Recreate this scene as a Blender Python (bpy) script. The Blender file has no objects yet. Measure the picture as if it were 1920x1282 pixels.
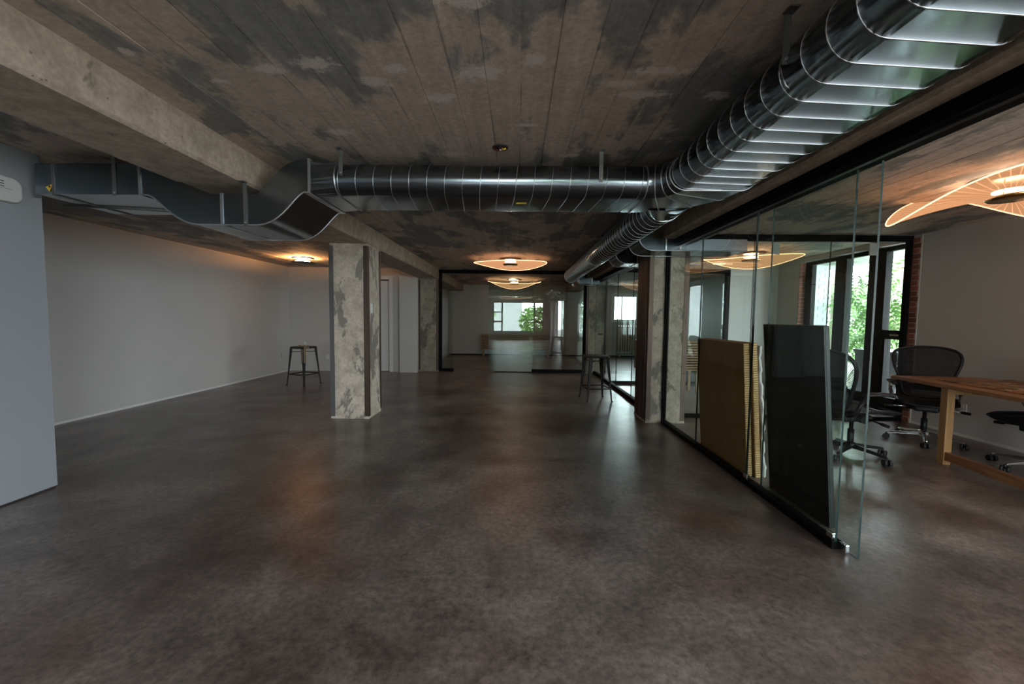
import bpy, math, random
from mathutils import Vector, Matrix
random.seed(7)
PI = math.pi
scn = bpy.context.scene
COL = scn.collection

# ------------------------------------------------------------------ camera
cam_d = bpy.data.cameras.new('camera'); cam = bpy.data.objects.new('camera', cam_d); COL.objects.link(cam)
cam_d.sensor_width = 36; cam_d.lens = 768.28 * 36 / 1920; cam_d.clip_start = .02; cam_d.clip_end = 200
YAW, PITCH, ROLL = math.radians(.70848), math.radians(3.40098), math.radians(.6487)
cam.matrix_world = (Matrix.Translation((0, 0, 1.35)) @ Matrix.Rotation(YAW, 4, 'Z') @
                    Matrix.Rotation(PI / 2 - PITCH, 4, 'X') @ Matrix.Rotation(ROLL, 4, 'Z'))
scn.camera = cam
# ------------------------------------------------------------------ sky, exposure
world = bpy.data.worlds.new('sky'); scn.world = world; world.use_nodes = True
bg = world.node_tree.nodes['Background']
bg.inputs[0].default_value = (.88, .94, 1.0, 1); bg.inputs[1].default_value = 30.0
scn.view_settings.view_transform = 'Standard'; scn.view_settings.look = 'None'
scn.view_settings.gamma = 1; scn.view_settings.use_curve_mapping = False
scn.view_settings.exposure = 0.0
try:
    scn.cycles.use_denoising = True; scn.cycles.denoiser = 'OPENIMAGEDENOISE'
    scn.cycles.max_bounces = 7; scn.cycles.diffuse_bounces = 4; scn.cycles.glossy_bounces = 3
    scn.cycles.use_adaptive_sampling = True; scn.cycles.adaptive_threshold = .05
    scn.cycles.transparent_max_bounces = 20; scn.cycles.transmission_bounces = 8
    scn.cycles.caustics_reflective = False; scn.cycles.caustics_refractive = False
    scn.cycles.sample_clamp_indirect = 6.0
except Exception:
    pass

def portal(name, loc, rot, sx, sy):
    l = bpy.data.lights.new(name, 'AREA'); l.shape = 'RECTANGLE'; l.size = sx; l.size_y = sy
    l.cycles.is_portal = True
    o = bpy.data.objects.new(name, l); COL.objects.link(o); o.location = loc; o.rotation_euler = rot
portal('daylight_portal', (5.62, 6.75, 1.3), (0, PI / 2, 0), 2.4, 2.2)
portal('daylight_portal', (5.62, -2.7, 1.3), (0, PI / 2, 0), 2.4, 4.3)
portal('daylight_portal', (.05, -5.32, 1.4), (PI / 2, 0, 0), 3.2, 1.95)
portal('daylight_portal', (3.8, -5.32, 1.3), (PI / 2, 0, 0), 2.8, 2.4)
portal('daylight_portal', (3.85, 14.98, 1.73), (-PI / 2, 0, 0), 1.0, 1.0)

# ------------------------------------------------------------------ material helpers
MATS = {}
class NT:
    def __init__(s, name):
        s.m = bpy.data.materials.new(name); s.m.use_nodes = True; s.t = s.m.node_tree; s.n = s.t.nodes
        s.p = s.n['Principled BSDF']; s.out = s.n['Material Output']; MATS[name] = s.m
    def new(s, t, **kw):
        n = s.n.new(t)
        for k, v in kw.items(): setattr(n, k, v)
        return n
    def set(s, sock, v):
        if hasattr(v, 'is_linked') or isinstance(v, bpy.types.NodeSocket): s.t.links.new(v, sock)
        else: sock.default_value = v
    def math(s, op, a, b=0.0, c=None, clamp=False):
        n = s.new('ShaderNodeMath', operation=op); n.use_clamp = clamp
        s.set(n.inputs[0], a); s.set(n.inputs[1], b)
        if c is not None: s.set(n.inputs[2], c)
        return n.outputs[0]
    def pos(s, obj=False):
        if obj: return s.new('ShaderNodeTexCoord').outputs['Object']
        return s.new('ShaderNodeNewGeometry').outputs['Position']
    def scale(s, vec, sc):
        n = s.new('ShaderNodeVectorMath', operation='MULTIPLY'); s.set(n.inputs[0], vec); n.inputs[1].default_value = sc
        return n.outputs[0]
    def noise(s, vec, scale, detail=4, rough=.55, dist=0.0):
        n = s.new('ShaderNodeTexNoise'); s.set(n.inputs['Vector'], vec); n.inputs['Scale'].default_value = scale
        n.inputs['Detail'].default_value = detail; n.inputs['Roughness'].default_value = rough; n.inputs['Distortion'].default_value = dist
        return n.outputs['Fac']
    def ramp(s, fac, a, b):
        n = s.new('ShaderNodeMapRange', interpolation_type='SMOOTHSTEP'); s.set(n.inputs[0], fac)
        n.inputs[1].default_value = a; n.inputs[2].default_value = b
        return n.outputs[0]
    def mix(s, fac, a, b, mode='MIX'):
        n = s.new('ShaderNodeMix', data_type='RGBA', blend_type=mode); s.set(n.inputs[0], fac)
        for i, v in ((6, a), (7, b)):
            if isinstance(v, tuple) and len(v) == 3: v = (*v, 1)
            s.set(n.inputs[i], v)
        return n.outputs[2]
    def gray(s, v):
        n = s.new('ShaderNodeCombineColor')
        for i in range(3): s.set(n.inputs[i], v)
        return n.outputs[0]
    def bump(s, hgt, strength=.3, dist=.01):
        n = s.new('ShaderNodeBump'); n.inputs['Strength'].default_value = strength; n.inputs['Distance'].default_value = dist
        s.set(n.inputs['Height'], hgt); s.t.links.new(n.outputs[0], s.p.inputs['Normal'])
    def base(s, c, rough=.6, metal=0.0, spec=None):
        if isinstance(c, tuple): c = (*c[:3], 1)
        s.set(s.p.inputs['Base Color'], c); s.set(s.p.inputs['Roughness'], rough); s.set(s.p.inputs['Metallic'], metal)
        if spec is not None: s.p.inputs['Specular IOR Level'].default_value = spec
        return s.m

def simple(name, c, rough=.6, metal=0.0, var=.12, sc=14, spec=None, bumpv=0.0):
    t = NT(name); n = t.noise(t.pos(True), sc, 5)
    f = t.math('MULTIPLY_ADD', n, var * 2, 1 - var)
    t.base(t.mix(1.0, (*c, 1), t.gray(f), 'MULTIPLY'), rough, metal, spec)
    if bumpv: t.bump(n, bumpv)
    return t.m

# --- board-formed ceiling
def mk_ceiling():
    t = NT('board_formed_concrete'); P = t.pos()
    sep = t.new('ShaderNodeSeparateXYZ'); t.set(sep.inputs[0], P); X, Y = sep.outputs[0], sep.outputs[1]
    bid = t.math('FLOOR', t.math('DIVIDE', X, .165))
    wn = t.new('ShaderNodeTexWhiteNoise', noise_dimensions='1D'); t.set(wn.inputs['W'], bid)
    rnd = wn.outputs['Value']
    sv = t.scale(P, (1.0, .55, 1.0))
    big = t.noise(sv, 1.9, 6, .62, .25)
    shifted = t.math('ADD', big, t.math('MULTIPLY_ADD', rnd, .06, -.03))
    patch = t.ramp(shifted, .49, .56)
    streak = t.noise(t.scale(P, (9.0, .5, 1.0)), 1.6, 5, .6)
    fine = t.noise(P, 34, 3, .7)
    mid = t.noise(P, 6.5, 4, .65)
    warm = t.mix(mid, (.41, .33, .275), (.66, .55, .47))
    grey = t.mix(streak, (.165, .163, .156), (.31, .30, .288))
    c = t.mix(patch, warm, grey)
    c = t.mix(1.0, c, t.gray(t.math('MULTIPLY_ADD', streak, .7, .62)), 'MULTIPLY')
    c = t.mix(1.0, c, t.gray(t.math('MULTIPLY_ADD', fine, .9, .55)), 'MULTIPLY')
    fr = t.math('FRACT', t.math('DIVIDE', X, .165))
    line = t.math('LESS_THAN', t.math('ABSOLUTE', t.math('SUBTRACT', fr, .03)), .022)
    lm = t.math('MULTIPLY', line, t.ramp(t.noise(t.scale(P, (3.0, 1.0, 1.0)), 1.5, 4), .45, .6))
    c = t.mix(t.math('MULTIPLY', lm, .45), c, (.05, .032, .03))
    # knocked-off aggregate patches (places as they are on this slab)
    spots = [(-1.18, 2.0, .10, .05), (-.44, 2.25, .11, .06), (-.59, 1.99, .07, .05), (-.19, 2.02, .14, .10), (.06, 1.93, .07, .07), (.5, 2.1, .13, .05),
             (.66, 2.0, .16, .045), (.64, 2.2, .18, .05), (-1.15, 2.66, .10, .06), (-.47, 3.0, .11, .06), (-.95, 1.96, .12, .07), (1.02, 2.21, .08, .05),
             (-.21, 1.57, .13, .06), (-1.75, 1.87, .05, .05), (-.72, 2.1, .10, .06), (.05, 2.55, .10, .03), (-1.5, 2.1, .06, .03), (.35, 3.0, .08, .04)]
    wob = t.math('MULTIPLY_ADD', t.noise(P, 24, 4, .8), 2.6, -1.3)
    m = None
    for x, y, a, b in spots:
        dx = t.math('DIVIDE', t.math('SUBTRACT', X, x), a); dy = t.math('DIVIDE', t.math('SUBTRACT', Y, y), b)
        d = t.math('SQRT', t.math('ADD', t.math('MULTIPLY', dx, dx), t.math('MULTIPLY', dy, dy)))
        m = d if m is None else t.math('MINIMUM', m, d)
    sp = t.math('MULTIPLY', t.math('SUBTRACT', 1.0, t.ramp(t.math('ADD', m, wob), .35, 1.0)), t.math('LESS_THAN', m, 1.9))
    peb = t.noise(P, 90, 3, .7)
    agg = t.mix(peb, (.45, .38, .35), (.98, .88, .83))
    c = t.mix(t.math('MULTIPLY', sp, .9), c, agg)
    t.base(c, .82)
    t.bump(fine, .35, .008)
    return t.m
mk_ceiling()

def mk_concrete(name, a, b, dark, amt, sc=3.0, obj=False, vert=False):
    t = NT(name); P = t.pos(obj)
    pv = t.scale(P, (1, 1, .55)) if vert else P
    big = t.noise(pv, sc, 6, .68, .35); fine = t.noise(P, 42, 3, .7); mid = t.noise(P, 9, 3, .6)
    c = t.mix(t.ramp(mid, .3, .7), (*a, 1), (*b, 1))
    c = t.mix(t.ramp(big, amt, amt + .045), c, (*dark, 1))
    c = t.mix(1.0, c, t.gray(t.math('MULTIPLY_ADD', fine, .8, .6)), 'MULTIPLY')
    pit = t.new('ShaderNodeTexVoronoi'); t.set(pit.inputs['Vector'], P); pit.inputs['Scale'].default_value = 16
    pm = t.math('MULTIPLY', t.math('LESS_THAN', pit.outputs['Distance'], .10), t.math('GREATER_THAN', t.noise(P, 5, 2), .53))
    c = t.mix(t.math('MULTIPLY', pm, .6), c, (.05, .045, .04))
    t.base(c, .85)
    t.bump(fine, .35, .006)
    return t.m
mk_concrete('beam_concrete', (.33, .265, .205), (.46, .38, .305), (.22, .18, .145), .60, 1.6)
mk_concrete('column_concrete', (.38, .32, .26), (.52, .45, .375), (.20, .18, .155), .535, 3.0, vert=True)
mk_concrete('column_concrete_dark', (.20, .17, .13), (.30, .26, .21), (.12, .105, .085), .53, 3.0, vert=True)
mk_concrete('soffit_concrete', (.30, .31, .30), (.42, .42, .41), (.22, .22, .21), .6, 1.5)

def mk_floor():
    t = NT('polished_stained_concrete'); P = t.pos()
    big = t.noise(P, .62, 4, .6, .6); mid = t.noise(P, 2.6, 6, .68, .3); fine = t.noise(P, 28, 4, .75); red = t.noise(P, 1.15, 2, .55)
    c = t.mix(t.ramp(big, .3, .7), (.088, .066, .056), (.27, .228, .205))
    c = t.mix(t.math('MULTIPLY', t.ramp(red, .52, .68), .6), c, (.105, .058, .040))
    c = t.mix(1.0, c, t.gray(t.math('MULTIPLY_ADD', mid, 1.9, .05)), 'MULTIPLY')
    c = t.mix(1.0, c, t.gray(t.math('MULTIPLY_ADD', fine, 2.4, -.2)), 'MULTIPLY')
    hair = t.math('ABSOLUTE', t.math('SUBTRACT', t.noise(P, 5.5, 5, .62, 1.0), .5))
    crack = t.math('MULTIPLY', t.math('SUBTRACT', 1.0, t.ramp(hair, .0, .008)), t.ramp(mid, .52, .64))
    c = t.mix(t.math('MULTIPLY', crack, .30), c, (.25, .225, .21))
    chip = t.math('MULTIPLY', t.ramp(t.noise(P, 13, 3, .6), .73, .77), .5)
    c = t.mix(chip, c, (.27, .25, .24))
    rough = t.math('MULTIPLY_ADD', mid, .05, .272)
    t.base(c, rough, 0, .55)
    t.bump(t.noise(P, 1.3, 2), .10, .02)
    return t.m
mk_floor()
def mk_wall(name, c):
    t = NT(name); P = t.pos(); n = t.noise(P, 2.2, 2)
    t.base(t.mix(1.0, (*c, 1), t.gray(t.math('MULTIPLY_ADD', n, .08, .96)), 'MULTIPLY'), .62)
    return t.m
mk_wall('white_paint', (.50, .485, .475))
mk_wall('shaded_wall_paint', (.25, .262, .287))  # near left partition: shade and cool window light put into the wall colour
def mk_metal(name, c, r, var=.14):
    t = NT(name); P = t.pos(); n = t.noise(P, 3.0, 2, .5, .4)
    col = t.mix(1.0, (*c, 1), t.gray(t.math('MULTIPLY_ADD', n, var, 1 - var * .5)), 'MULTIPLY')
    t.base(col, t.math('MULTIPLY_ADD', n, .06, r - .03), 1.0); return t.m
mk_metal('galvanised_steel', (.205, .24, .27), .20)
mk_metal('galvanised_seam', (.62, .65, .68), .35)
mk_metal('brown_steel', (.115, .085, .072), .55)
mk_metal('grey_steel_angle', (.22, .215, .215), .5)
mk_metal('dull_bronze', (.17, .13, .10), .35)
mk_metal('polished_aluminium', (.72, .73, .74), .2, .1)
simple('black_frame', (.003, .003, .0035), .6, 0, .1, spec=.1)
simple('black_plastic', (.010, .010, .011), .45, spec=.3)
simple('black_rubber', (.02, .02, .02), .6)
simple('black_metal', (.013, .012, .012), .42, 0)
simple('charcoal_fabric', (.02, .02, .022), .8)
simple('dark_gap', (.02, .018, .016), .9)
simple('white_plastic', (.62, .62, .62), .4)
simple('white_trim', (.68, .67, .66), .45)
simple('brass', (.62, .40, .16), .25, 1.0)
simple('paper_white', (.66, .64, .60), .8)
simple('glass_edge', (.008, .026, .022), .4, 0, .05, spec=.2)
simple('radiator_paint', (.58, .54, .46), .5)
simple('green_leaf', (.085, .19, .035), .5, 0, .35, 3)
simple('green_leaf_dark', (.07, .20, .05), .55, 0, .35, 3)
simple('sunny_leaf', (.13, .26, .05), .5, 0, .35, 3)
simple('bark', (.16, .13, .10), .9, 0, .4, 12, bumpv=.6)
simple('red_sign', (.55, .03, .04), .5)
simple('yellow_tape', (.75, .52, .04), .5)
simple('wire_red', (.16, .01, .015), .5)
simple('planter_grey', (.20, .20, .22), .8, 0, .3, 120)
simple('paving', (.66, .64, .60), .9, 0, .3, 3)
simple('mortar', (.36, .34, .31), .95, 0, .2, 40)
simple('white_brick', (.62, .63, .64), .85, 0, .1, 10, bumpv=.3)
simple('rag_cloth', (.38, .29, .19), .9, 0, .35, 22)

def mk_brick():
    t = NT('red_brick'); P = t.pos(); n = t.noise(P, 30, 5, .7)
    oi = t.new('ShaderNodeObjectInfo').outputs['Random']
    c = t.mix(oi, (.12, .035, .02), (.26, .085, .05))
    t.base(t.mix(1.0, c, t.gray(t.math('MULTIPLY_ADD', n, .9, .55)), 'MULTIPLY'), .9); t.bump(n, .5, .006)
mk_brick()
def mk_wood(name, a, b, axis, sc=1.0, rough=.42):
    t = NT(name); P = t.pos(True); s = [14 * sc] * 3; s[axis] = .9 * sc
    n = t.noise(t.scale(P, tuple(s)), 2.0, 6, .6, .8)
    c = t.mix(t.ramp(n, .3, .7), (*a, 1), (*b, 1)); t.base(c, rough); t.bump(n, .08, .004); return t.m
mk_wood('table_wood', (.26, .115, .05), (.42, .21, .09), 1, rough=.36)
mk_wood('leg_wood', (.30, .16, .06), (.48, .27, .11), 2)
mk_wood('cabinet_wood', (.30, .17, .08), (.44, .27, .14), 0)
mk_wood('cardboard', (.33, .165, .048), (.40, .205, .065), 2, .3, .85)

def mk_flute():
    t = NT('corrugated_edge'); P = t.pos(True)
    w = t.new('ShaderNodeTexWave', wave_type='BANDS', bands_direction='Z'); t.set(w.inputs['Vector'], P)
    w.inputs['Scale'].default_value = 16; w.inputs['Distortion'].default_value = 2.5; w.inputs['Detail'].default_value = 3
    t.base(t.mix(w.outputs['Fac'], (.30, .20, .09), (.68, .52, .28)), .9); t.bump(w.outputs['Fac'], .8, .01)
mk_flute()
def mk_print():
    t = NT('abstract_print'); P = t.pos(True)
    n = t.noise(t.scale(P, (2.2, 7.0, 1)), 3.0, 8, .7, 1.5); m = t.noise(P, 5, 5, .7, 1.0)
    c = t.mix(t.ramp(n, .42, .6), (.03, .017, .012), (.52, .25, .08)); c = t.mix(t.ramp(m, .56, .66), c, (.75, .62, .45))
    t.base(c, .45)
mk_print()
def mk_screen():
    t = NT('black_screen_glass'); t.base((.005, .005, .006), .10, 0, .2)
mk_screen()
def mk_glass(name, tint, refl):
    t = NT(name)
    tr = t.new('ShaderNodeBsdfTransparent'); tr.inputs[0].default_value = (*tint, 1)
    gl = t.new('ShaderNodeBsdfGlossy'); gl.inputs['Roughness'].default_value = 0.0; gl.inputs[0].default_value = (.93, .98, .96, 1)
    fr = t.new('ShaderNodeFresnel'); fr.inputs[0].default_value = 1.5
    bf = t.new('ShaderNodeNewGeometry').outputs['Backfacing']
    fac = t.math('MULTIPLY', t.math('MULTIPLY', fr.outputs[0], refl, clamp=True), t.math('SUBTRACT', 1.0, bf))
    mx = t.new('ShaderNodeMixShader'); t.set(mx.inputs[0], fac); t.t.links.new(tr.outputs[0], mx.inputs[1]); t.t.links.new(gl.outputs[0], mx.inputs[2])
    t.t.links.new(mx.outputs[0], t.out.inputs[0]); t.n.remove(t.p)
mk_glass('partition_glass', (.915, .958, .942), .75)
mk_glass('far_partition_glass', (.915, .958, .942), 2.2)
mk_glass('window_glass', (.97, .985, .98), 1.5)
def mk_mesh():
    t = NT('chair_mesh')
    tr = t.new('ShaderNodeBsdfTransparent'); w = t.new('ShaderNodeTexChecker'); t.set(w.inputs['Vector'], t.pos(True)); w.inputs['Scale'].default_value = 150
    t.base((.012, .012, .013), .7, 0, .15)
    mx = t.new('ShaderNodeMixShader'); t.set(mx.inputs[0], t.math('MULTIPLY_ADD', w.outputs['Fac'], .26, .72))
    t.t.links.new(tr.outputs[0], mx.inputs[1]); t.t.links.new(t.p.outputs[0], mx.inputs[2]); t.t.links.new(mx.outputs[0], t.out.inputs[0])
mk_mesh()
def mk_acrylic():
    # edge-lit engraved acrylic: clear sheet with glowing radial scratches
    t = NT('edge_lit_acrylic'); P = t.pos(True)
    sep = t.new('ShaderNodeSeparateXYZ'); t.set(sep.inputs[0], P)
    ang = t.math('ARCTAN2', sep.outputs[1], sep.outputs[0])
    ray = t.math('GREATER_THAN', t.math('SINE', t.math('MULTIPLY', ang, 84)), .86)
    em = t.new('ShaderNodeEmission'); em.inputs[0].default_value = (1.0, .47, .22, 1)
    t.set(em.inputs[1], t.math('MULTIPLY_ADD', ray, .5, .75))
    tr = t.new('ShaderNodeBsdfTransparent'); tr.inputs[0].default_value = (.95, .9, .85, 1)
    mx = t.new('ShaderNodeMixShader'); mx.inputs[0].default_value = .62
    t.t.links.new(tr.outputs[0], mx.inputs[1]); t.t.links.new(em.outputs[0], mx.inputs[2]); t.t.links.new(mx.outputs[0], t.out.inputs[0]); t.n.remove(t.p)
mk_acrylic(); MATS['edge_lit_acrylic'].cycles.emission_sampling = 'NONE'
def mk_emit(name, c, s):
    t = NT(name); em = t.new('ShaderNodeEmission'); em.inputs[0].default_value = (*c, 1); em.inputs[1].default_value = s
    t.t.links.new(em.outputs[0], t.out.inputs[0]); t.n.remove(t.p)
mk_emit('lamp_rim_glow', (1.0, .55, .28), 3.2)
mk_emit('lamp_core_glow', (1.0, .70, .47), 110.0)
mk_emit('amber_ring_glow', (1.0, .46, .16), 400.0)
mk_emit('green_led', (.25, .9, .05), .8)

# ------------------------------------------------------------------ mesh helpers
class MB:
    def __init__(s): s.v = []; s.f = []; s.sm = []; s.mi = []; s.M = None
    def add(s, vs, fs, smooth=False, mi=0):
        o = len(s.v)
        for v in vs:
            v = Vector(v)
            s.v.append(s.M @ v if s.M is not None else v)
        for f in fs: s.f.append([i + o for i in f]); s.sm.append(smooth); s.mi.append(mi)
        return s
    def box(s, x0, y0, z0, x1, y1, z1, mi=0):
        x0, x1 = min(x0, x1), max(x0, x1); y0, y1 = min(y0, y1), max(y0, y1); z0, z1 = min(z0, z1), max(z0, z1)
        return s.add([(x0, y0, z0), (x1, y0, z0), (x1, y1, z0), (x0, y1, z0), (x0, y0, z1), (x1, y0, z1), (x1, y1, z1), (x0, y1, z1)],
                     [(0, 3, 2, 1), (4, 5, 6, 7), (0, 1, 5, 4), (1, 2, 6, 5), (2, 3, 7, 6), (3, 0, 4, 7)], False, mi)
    def loft(s, rings, closed=True, caps=True, smooth=True, loop=False, mi=0):
        n = len(rings[0]); vs = [p for r in rings for p in r]; fs = []
        m = len(rings)
        for i in range(m if loop else m - 1):
            j = (i + 1) % m
            for k in range(n if closed else n - 1):
                l = (k + 1) % n; fs.append((i * n + k, i * n + l, j * n + l, j * n + k))
        s.add(vs, fs, smooth, mi)
        if caps and not loop:
            o = len(s.v) - len(vs)
            s.f.append([o + k for k in range(n)][::-1]); s.sm.append(False); s.mi.append(mi)
            s.f.append([o + (m - 1) * n + k for k in range(n)]); s.sm.append(False); s.mi.append(mi)
        return s
    def tube(s, pts, r, seg=8, loop=False, smooth=True, flat=1.0, up=None, mi=0):
        pts = [Vector(p) for p in pts]; m = len(pts); rs = r if isinstance(r, (list, tuple)) else [r] * m
        rings = []; nrm = None
        for i in range(m):
            a = pts[(i - 1) % m] if (loop or i > 0) else pts[i]; b = pts[(i + 1) % m] if (loop or i < m - 1) else pts[i]
            t = (b - a).normalized()
            if nrm is None:
                u = Vector(up) if up else (Vector((0, 0, 1)) if abs(t.z) < .9 else Vector((1, 0, 0)))
                nrm = (u - t * u.dot(t)).normalized()
            else:
                nrm = (nrm - t * nrm.dot(t)); nrm = nrm.normalized() if nrm.length > 1e-6 else t.orthogonal().normalized()
            bn = t.cross(nrm)
            rings.append([pts[i] + nrm * (math.cos(q) * rs[i] * flat) + bn * (math.sin(q) * rs[i]) for q in (2 * PI * k / seg for k in range(seg))])
        return s.loft(rings, True, True, smooth, loop, mi)
    def lathe(s, prof, seg=24, c=(0, 0, 0), smooth=True, mi=0):
        rings = [[(c[0] + r * math.cos(2 * PI * k / seg), c[1] + r * math.sin(2 * PI * k / seg), c[2] + z) for k in range(seg)] for r, z in prof]
        return s.loft(rings, True, True, smooth, False, mi)
    def prism(s, poly, d0, d1, plane='XZ', smooth=False, mi=0):
        f = {'XZ': lambda a, b, d: (a, d, b), 'YZ': lambda a, b, d: (d, a, b), 'XY': lambda a, b, d: (a, b, d)}[plane]
        return s.loft([[f(a, b, d0) for a, b in poly], [f(a, b, d1) for a, b in poly]], True, True, smooth, False, mi)
    def build(s, name, mats, parent=None, world=True, bevel=0.0, seg=2, auto=True):
        me = bpy.data.meshes.new(name)
        off = parent.location if (parent is not None and world) else Vector((0, 0, 0))
        me.from_pydata([tuple(v - off) for v in s.v], [], s.f); me.update()
        for p, sm, mi in zip(me.polygons, s.sm, s.mi): p.use_smooth = sm; p.material_index = mi
        for m in (mats if isinstance(mats, (list, tuple)) else [mats]): me.materials.append(MATS[m])
        import bmesh
        bm = bmesh.new(); bm.from_mesh(me); bmesh.ops.recalc_face_normals(bm, faces=bm.faces); bm.to_mesh(me); bm.free()
        o = bpy.data.objects.new(name, me); COL.objects.link(o)
        if parent is not None: o.parent = parent
        if bevel:
            b = o.modifiers.new('soft_edges', 'BEVEL'); b.width = bevel; b.segments = seg; b.limit_method = 'ANGLE'; b.angle_limit = math.radians(50)
        return o
def B(*a): return MB().box(*a)
def tag(o, label=None, cat=None, group=None, kind=None):
    if label: o['label'] = label
    if cat: o['category'] = cat
    if group: o['group'] = group
    if kind: o['kind'] = kind
    return o
def empty(name, loc=(0, 0, 0), rz=0.0):
    o = bpy.data.objects.new(name, None); COL.objects.link(o); o.location = loc; o.rotation_euler = (0, 0, rz); o.empty_display_size = .1
    return o
def struct(o, label=None): o['kind'] = 'structure'; return tag(o, label)
def copy_tree(o, parent=None):
    c = o.copy(); COL.objects.link(c); c.parent = parent
    for ch in list(o.children): copy_tree(ch, c)
    return c

# ------------------------------------------------------------------ shell
ZC, ZB = 2.51, 2.28                       # slab soffit, beam soffit
XL, XR, XN = -5.53, 5.30, -3.56           # far left wall, right wall, near left partition
YB, YN, YF, YR = 9.9, 3.07, 14.65, -5.0   # nook back wall, partition end, far room end, wall behind the camera
struct(B(XL - .3, YR - .3, -.2, XR + .3, YF + .3, 0).build('floor', 'polished_stained_concrete'), 'dark brown polished concrete floor with cloudy stains')
# ceiling: imprint of every form board is its own step in the slab
m = MB(); rng = random.Random(3); w = .165
k0 = int(math.floor((XL - .3) / w)); k1 = int(math.ceil((XR + .3) / w))
for k in range(k0, k1):
    dz = rng.uniform(-.002, .002)
    m.box(k * w + .0006, YR - .3, ZC + dz, (k + 1) * w - .0006, YF + .3, ZC + .10)
m.box(XL - .3, YR - .3, ZC + .008, XR + .3, YF + .3, ZC + .3)
struct(m.build('ceiling', 'board_formed_concrete'), 'bare board-formed concrete ceiling with grey and brown patches')
for x0, x1, lab in ((-2.43, -1.937, 'left'), (1.69, 2.18, 'right')):
    m = MB(); ch = .018
    m.prism([(x0, ZC + .01), (x0, ZB + ch), (x0 + ch, ZB), (x1 - ch, ZB), (x1, ZB + ch), (x1, ZC + .01)], YR, YF, 'XZ')
    struct(m.build('ceiling_beam', 'beam_concrete'), 'long raw concrete ceiling beam on the %s row of columns' % lab)
def wall(name, m, mat='white_paint'): return struct(m.build(name, mat))
wall('wall_left', B(XL - .2, YR, 0, XL, YB + .2, ZC))
wall('wall_left_near', B(XN - .13, YR, .012, XN, YN, ZC), 'shaded_wall_paint')
m = B(XL, YB, 0, -3.40, YB + .2, ZC).box(-3.08, YB, 0, -1.95, YB + .2, ZC).box(-3.40, YB, 2.26, -3.08, YB + .2, ZC)
m = B(XL, YB, 0, -3.86, YB + .2, ZC).box(-3.08, YB, 0, -2.43, YB + .2, ZC).box(-3.86, YB, 2.24, -3.08, YB + .2, ZC)
wall('wall_back_left', m)
wall('wall_pilaster', B(-2.83, YB - .10, 0, -2.40, YB, ZC))
wall('wall_far_left', B(-2.6, YB + .2, 0, -2.43, YF, ZC))
W2 = (3.40, 4.28, 1.27, 2.19)
m = B(-2.6, YF, 0, W2[0], YF + .3, ZC).box(W2[1], YF, 0, XR, YF + .3, ZC).box(W2[0], YF, 0, W2[1], YF + .3, W2[2]).box(W2[0], YF, W2[3], W2[1], YF + .3, ZC)
wall('wall_far', m)
# right wall (brick thickness .3) with two openings
WA = (5.66, 7.86, .10, 2.44); WG = (-4.8, -.6, .12, 2.45)
m = MB(); X0, X1 = XR, XR + .3
for y0, y1 in ((YR, WG[0]), (WG[1], WA[0]), (WA[1], YF + .3)): m.box(X0, y0, 0, X1, y1, ZC)
for W in (WA, WG): m.box(X0, W[0], 0, X1, W[1], W[2]).box(X0, W[0], W[3], X1, W[1], ZC)
wall_r = wall('wall_right', m)
WR = (-1.52, 1.62, .45, 2.33)
m = B(XL, YR - .3, 0, WR[0], YR, ZC).box(WR[1], YR - .3, 0, 2.45, YR, ZC).box(5.15, YR - .3, 0, XR, YR, ZC).box(2.45, YR - .3, 0, 5.15, YR, .12).box(2.45, YR - .3, 2.45, 5.15, YR, ZC).box(WR[0], YR - .3, 0, WR[1], YR, WR[2]).box(WR[0], YR - .3, WR[3], WR[1], YR, ZC)
wall('wall_rear', m)
wall('wall_added_light_block', B(2.02, YR, 0, 2.14, -3.2, ZB))  # added unseen wall, keeps side window light inside the conference room
# baseboards (thin shadow-gap strips)
struct(B(XL, -4.9, 0, XL + .008, YB, .03).build('baseboard_left', 'white_trim'))
struct(B(XR - .008, -4.9, 0, XR, 5.5, .03).build('baseboard_right', 'white_trim'))
struct(B(XN - .12, YR, 0, XN - .01, YN - .01, .012).build('baseboard_left_near', 'dark_gap'))
struct(B(-2.4, YF - .01, 0, XR, YF, .04).build('baseboard_far', 'dark_gap'))

# brick jambs: one object per brick
bm_mesh = None
def brick_strip(pos_fn, n, size, parent, backing):
    global bm_mesh
    backing.build('mortar_bed', 'mortar', parent)
    for i in range(n):
        for (loc, sz) in pos_fn(i):
            if bm_mesh is None:
                b = B(-.5, -.5, -.5, .5, .5, .5).build('brick', 'red_brick', parent, world=False); bm_mesh = b.data
            else:
                b = bpy.data.objects.new('brick', bm_mesh); COL.objects.link(b); b.parent = parent
            b.location = loc; b.scale = sz
rb = random.Random(5)
# strip of bare brick on the inside face, right of the window
brick_strip(lambda i: [((XR - .010 + rb.uniform(-.002, .002), 5.575, .035 + i * .0705), (.03, .135 if i % 2 else .115, .060))], 35, None, wall_r,
            B(XR - .016, 5.50, 0, XR, 5.655, ZC - .01))
# far jamb, facing the camera
brick_strip(lambda i: [((XR + .056, 7.847, .135 + i * .0705), (.104, .03, .060))] if i % 2 else [((XR + .029, 7.847, .135 + i * .0705), (.05, .03, .060)), ((XR + .083, 7.847, .135 + i * .0705), (.05, .03, .060))], 33, None, wall_r,
            B(XR + .002, 7.845, .10, XR + .115, 7.86, WA[3]))
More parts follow.
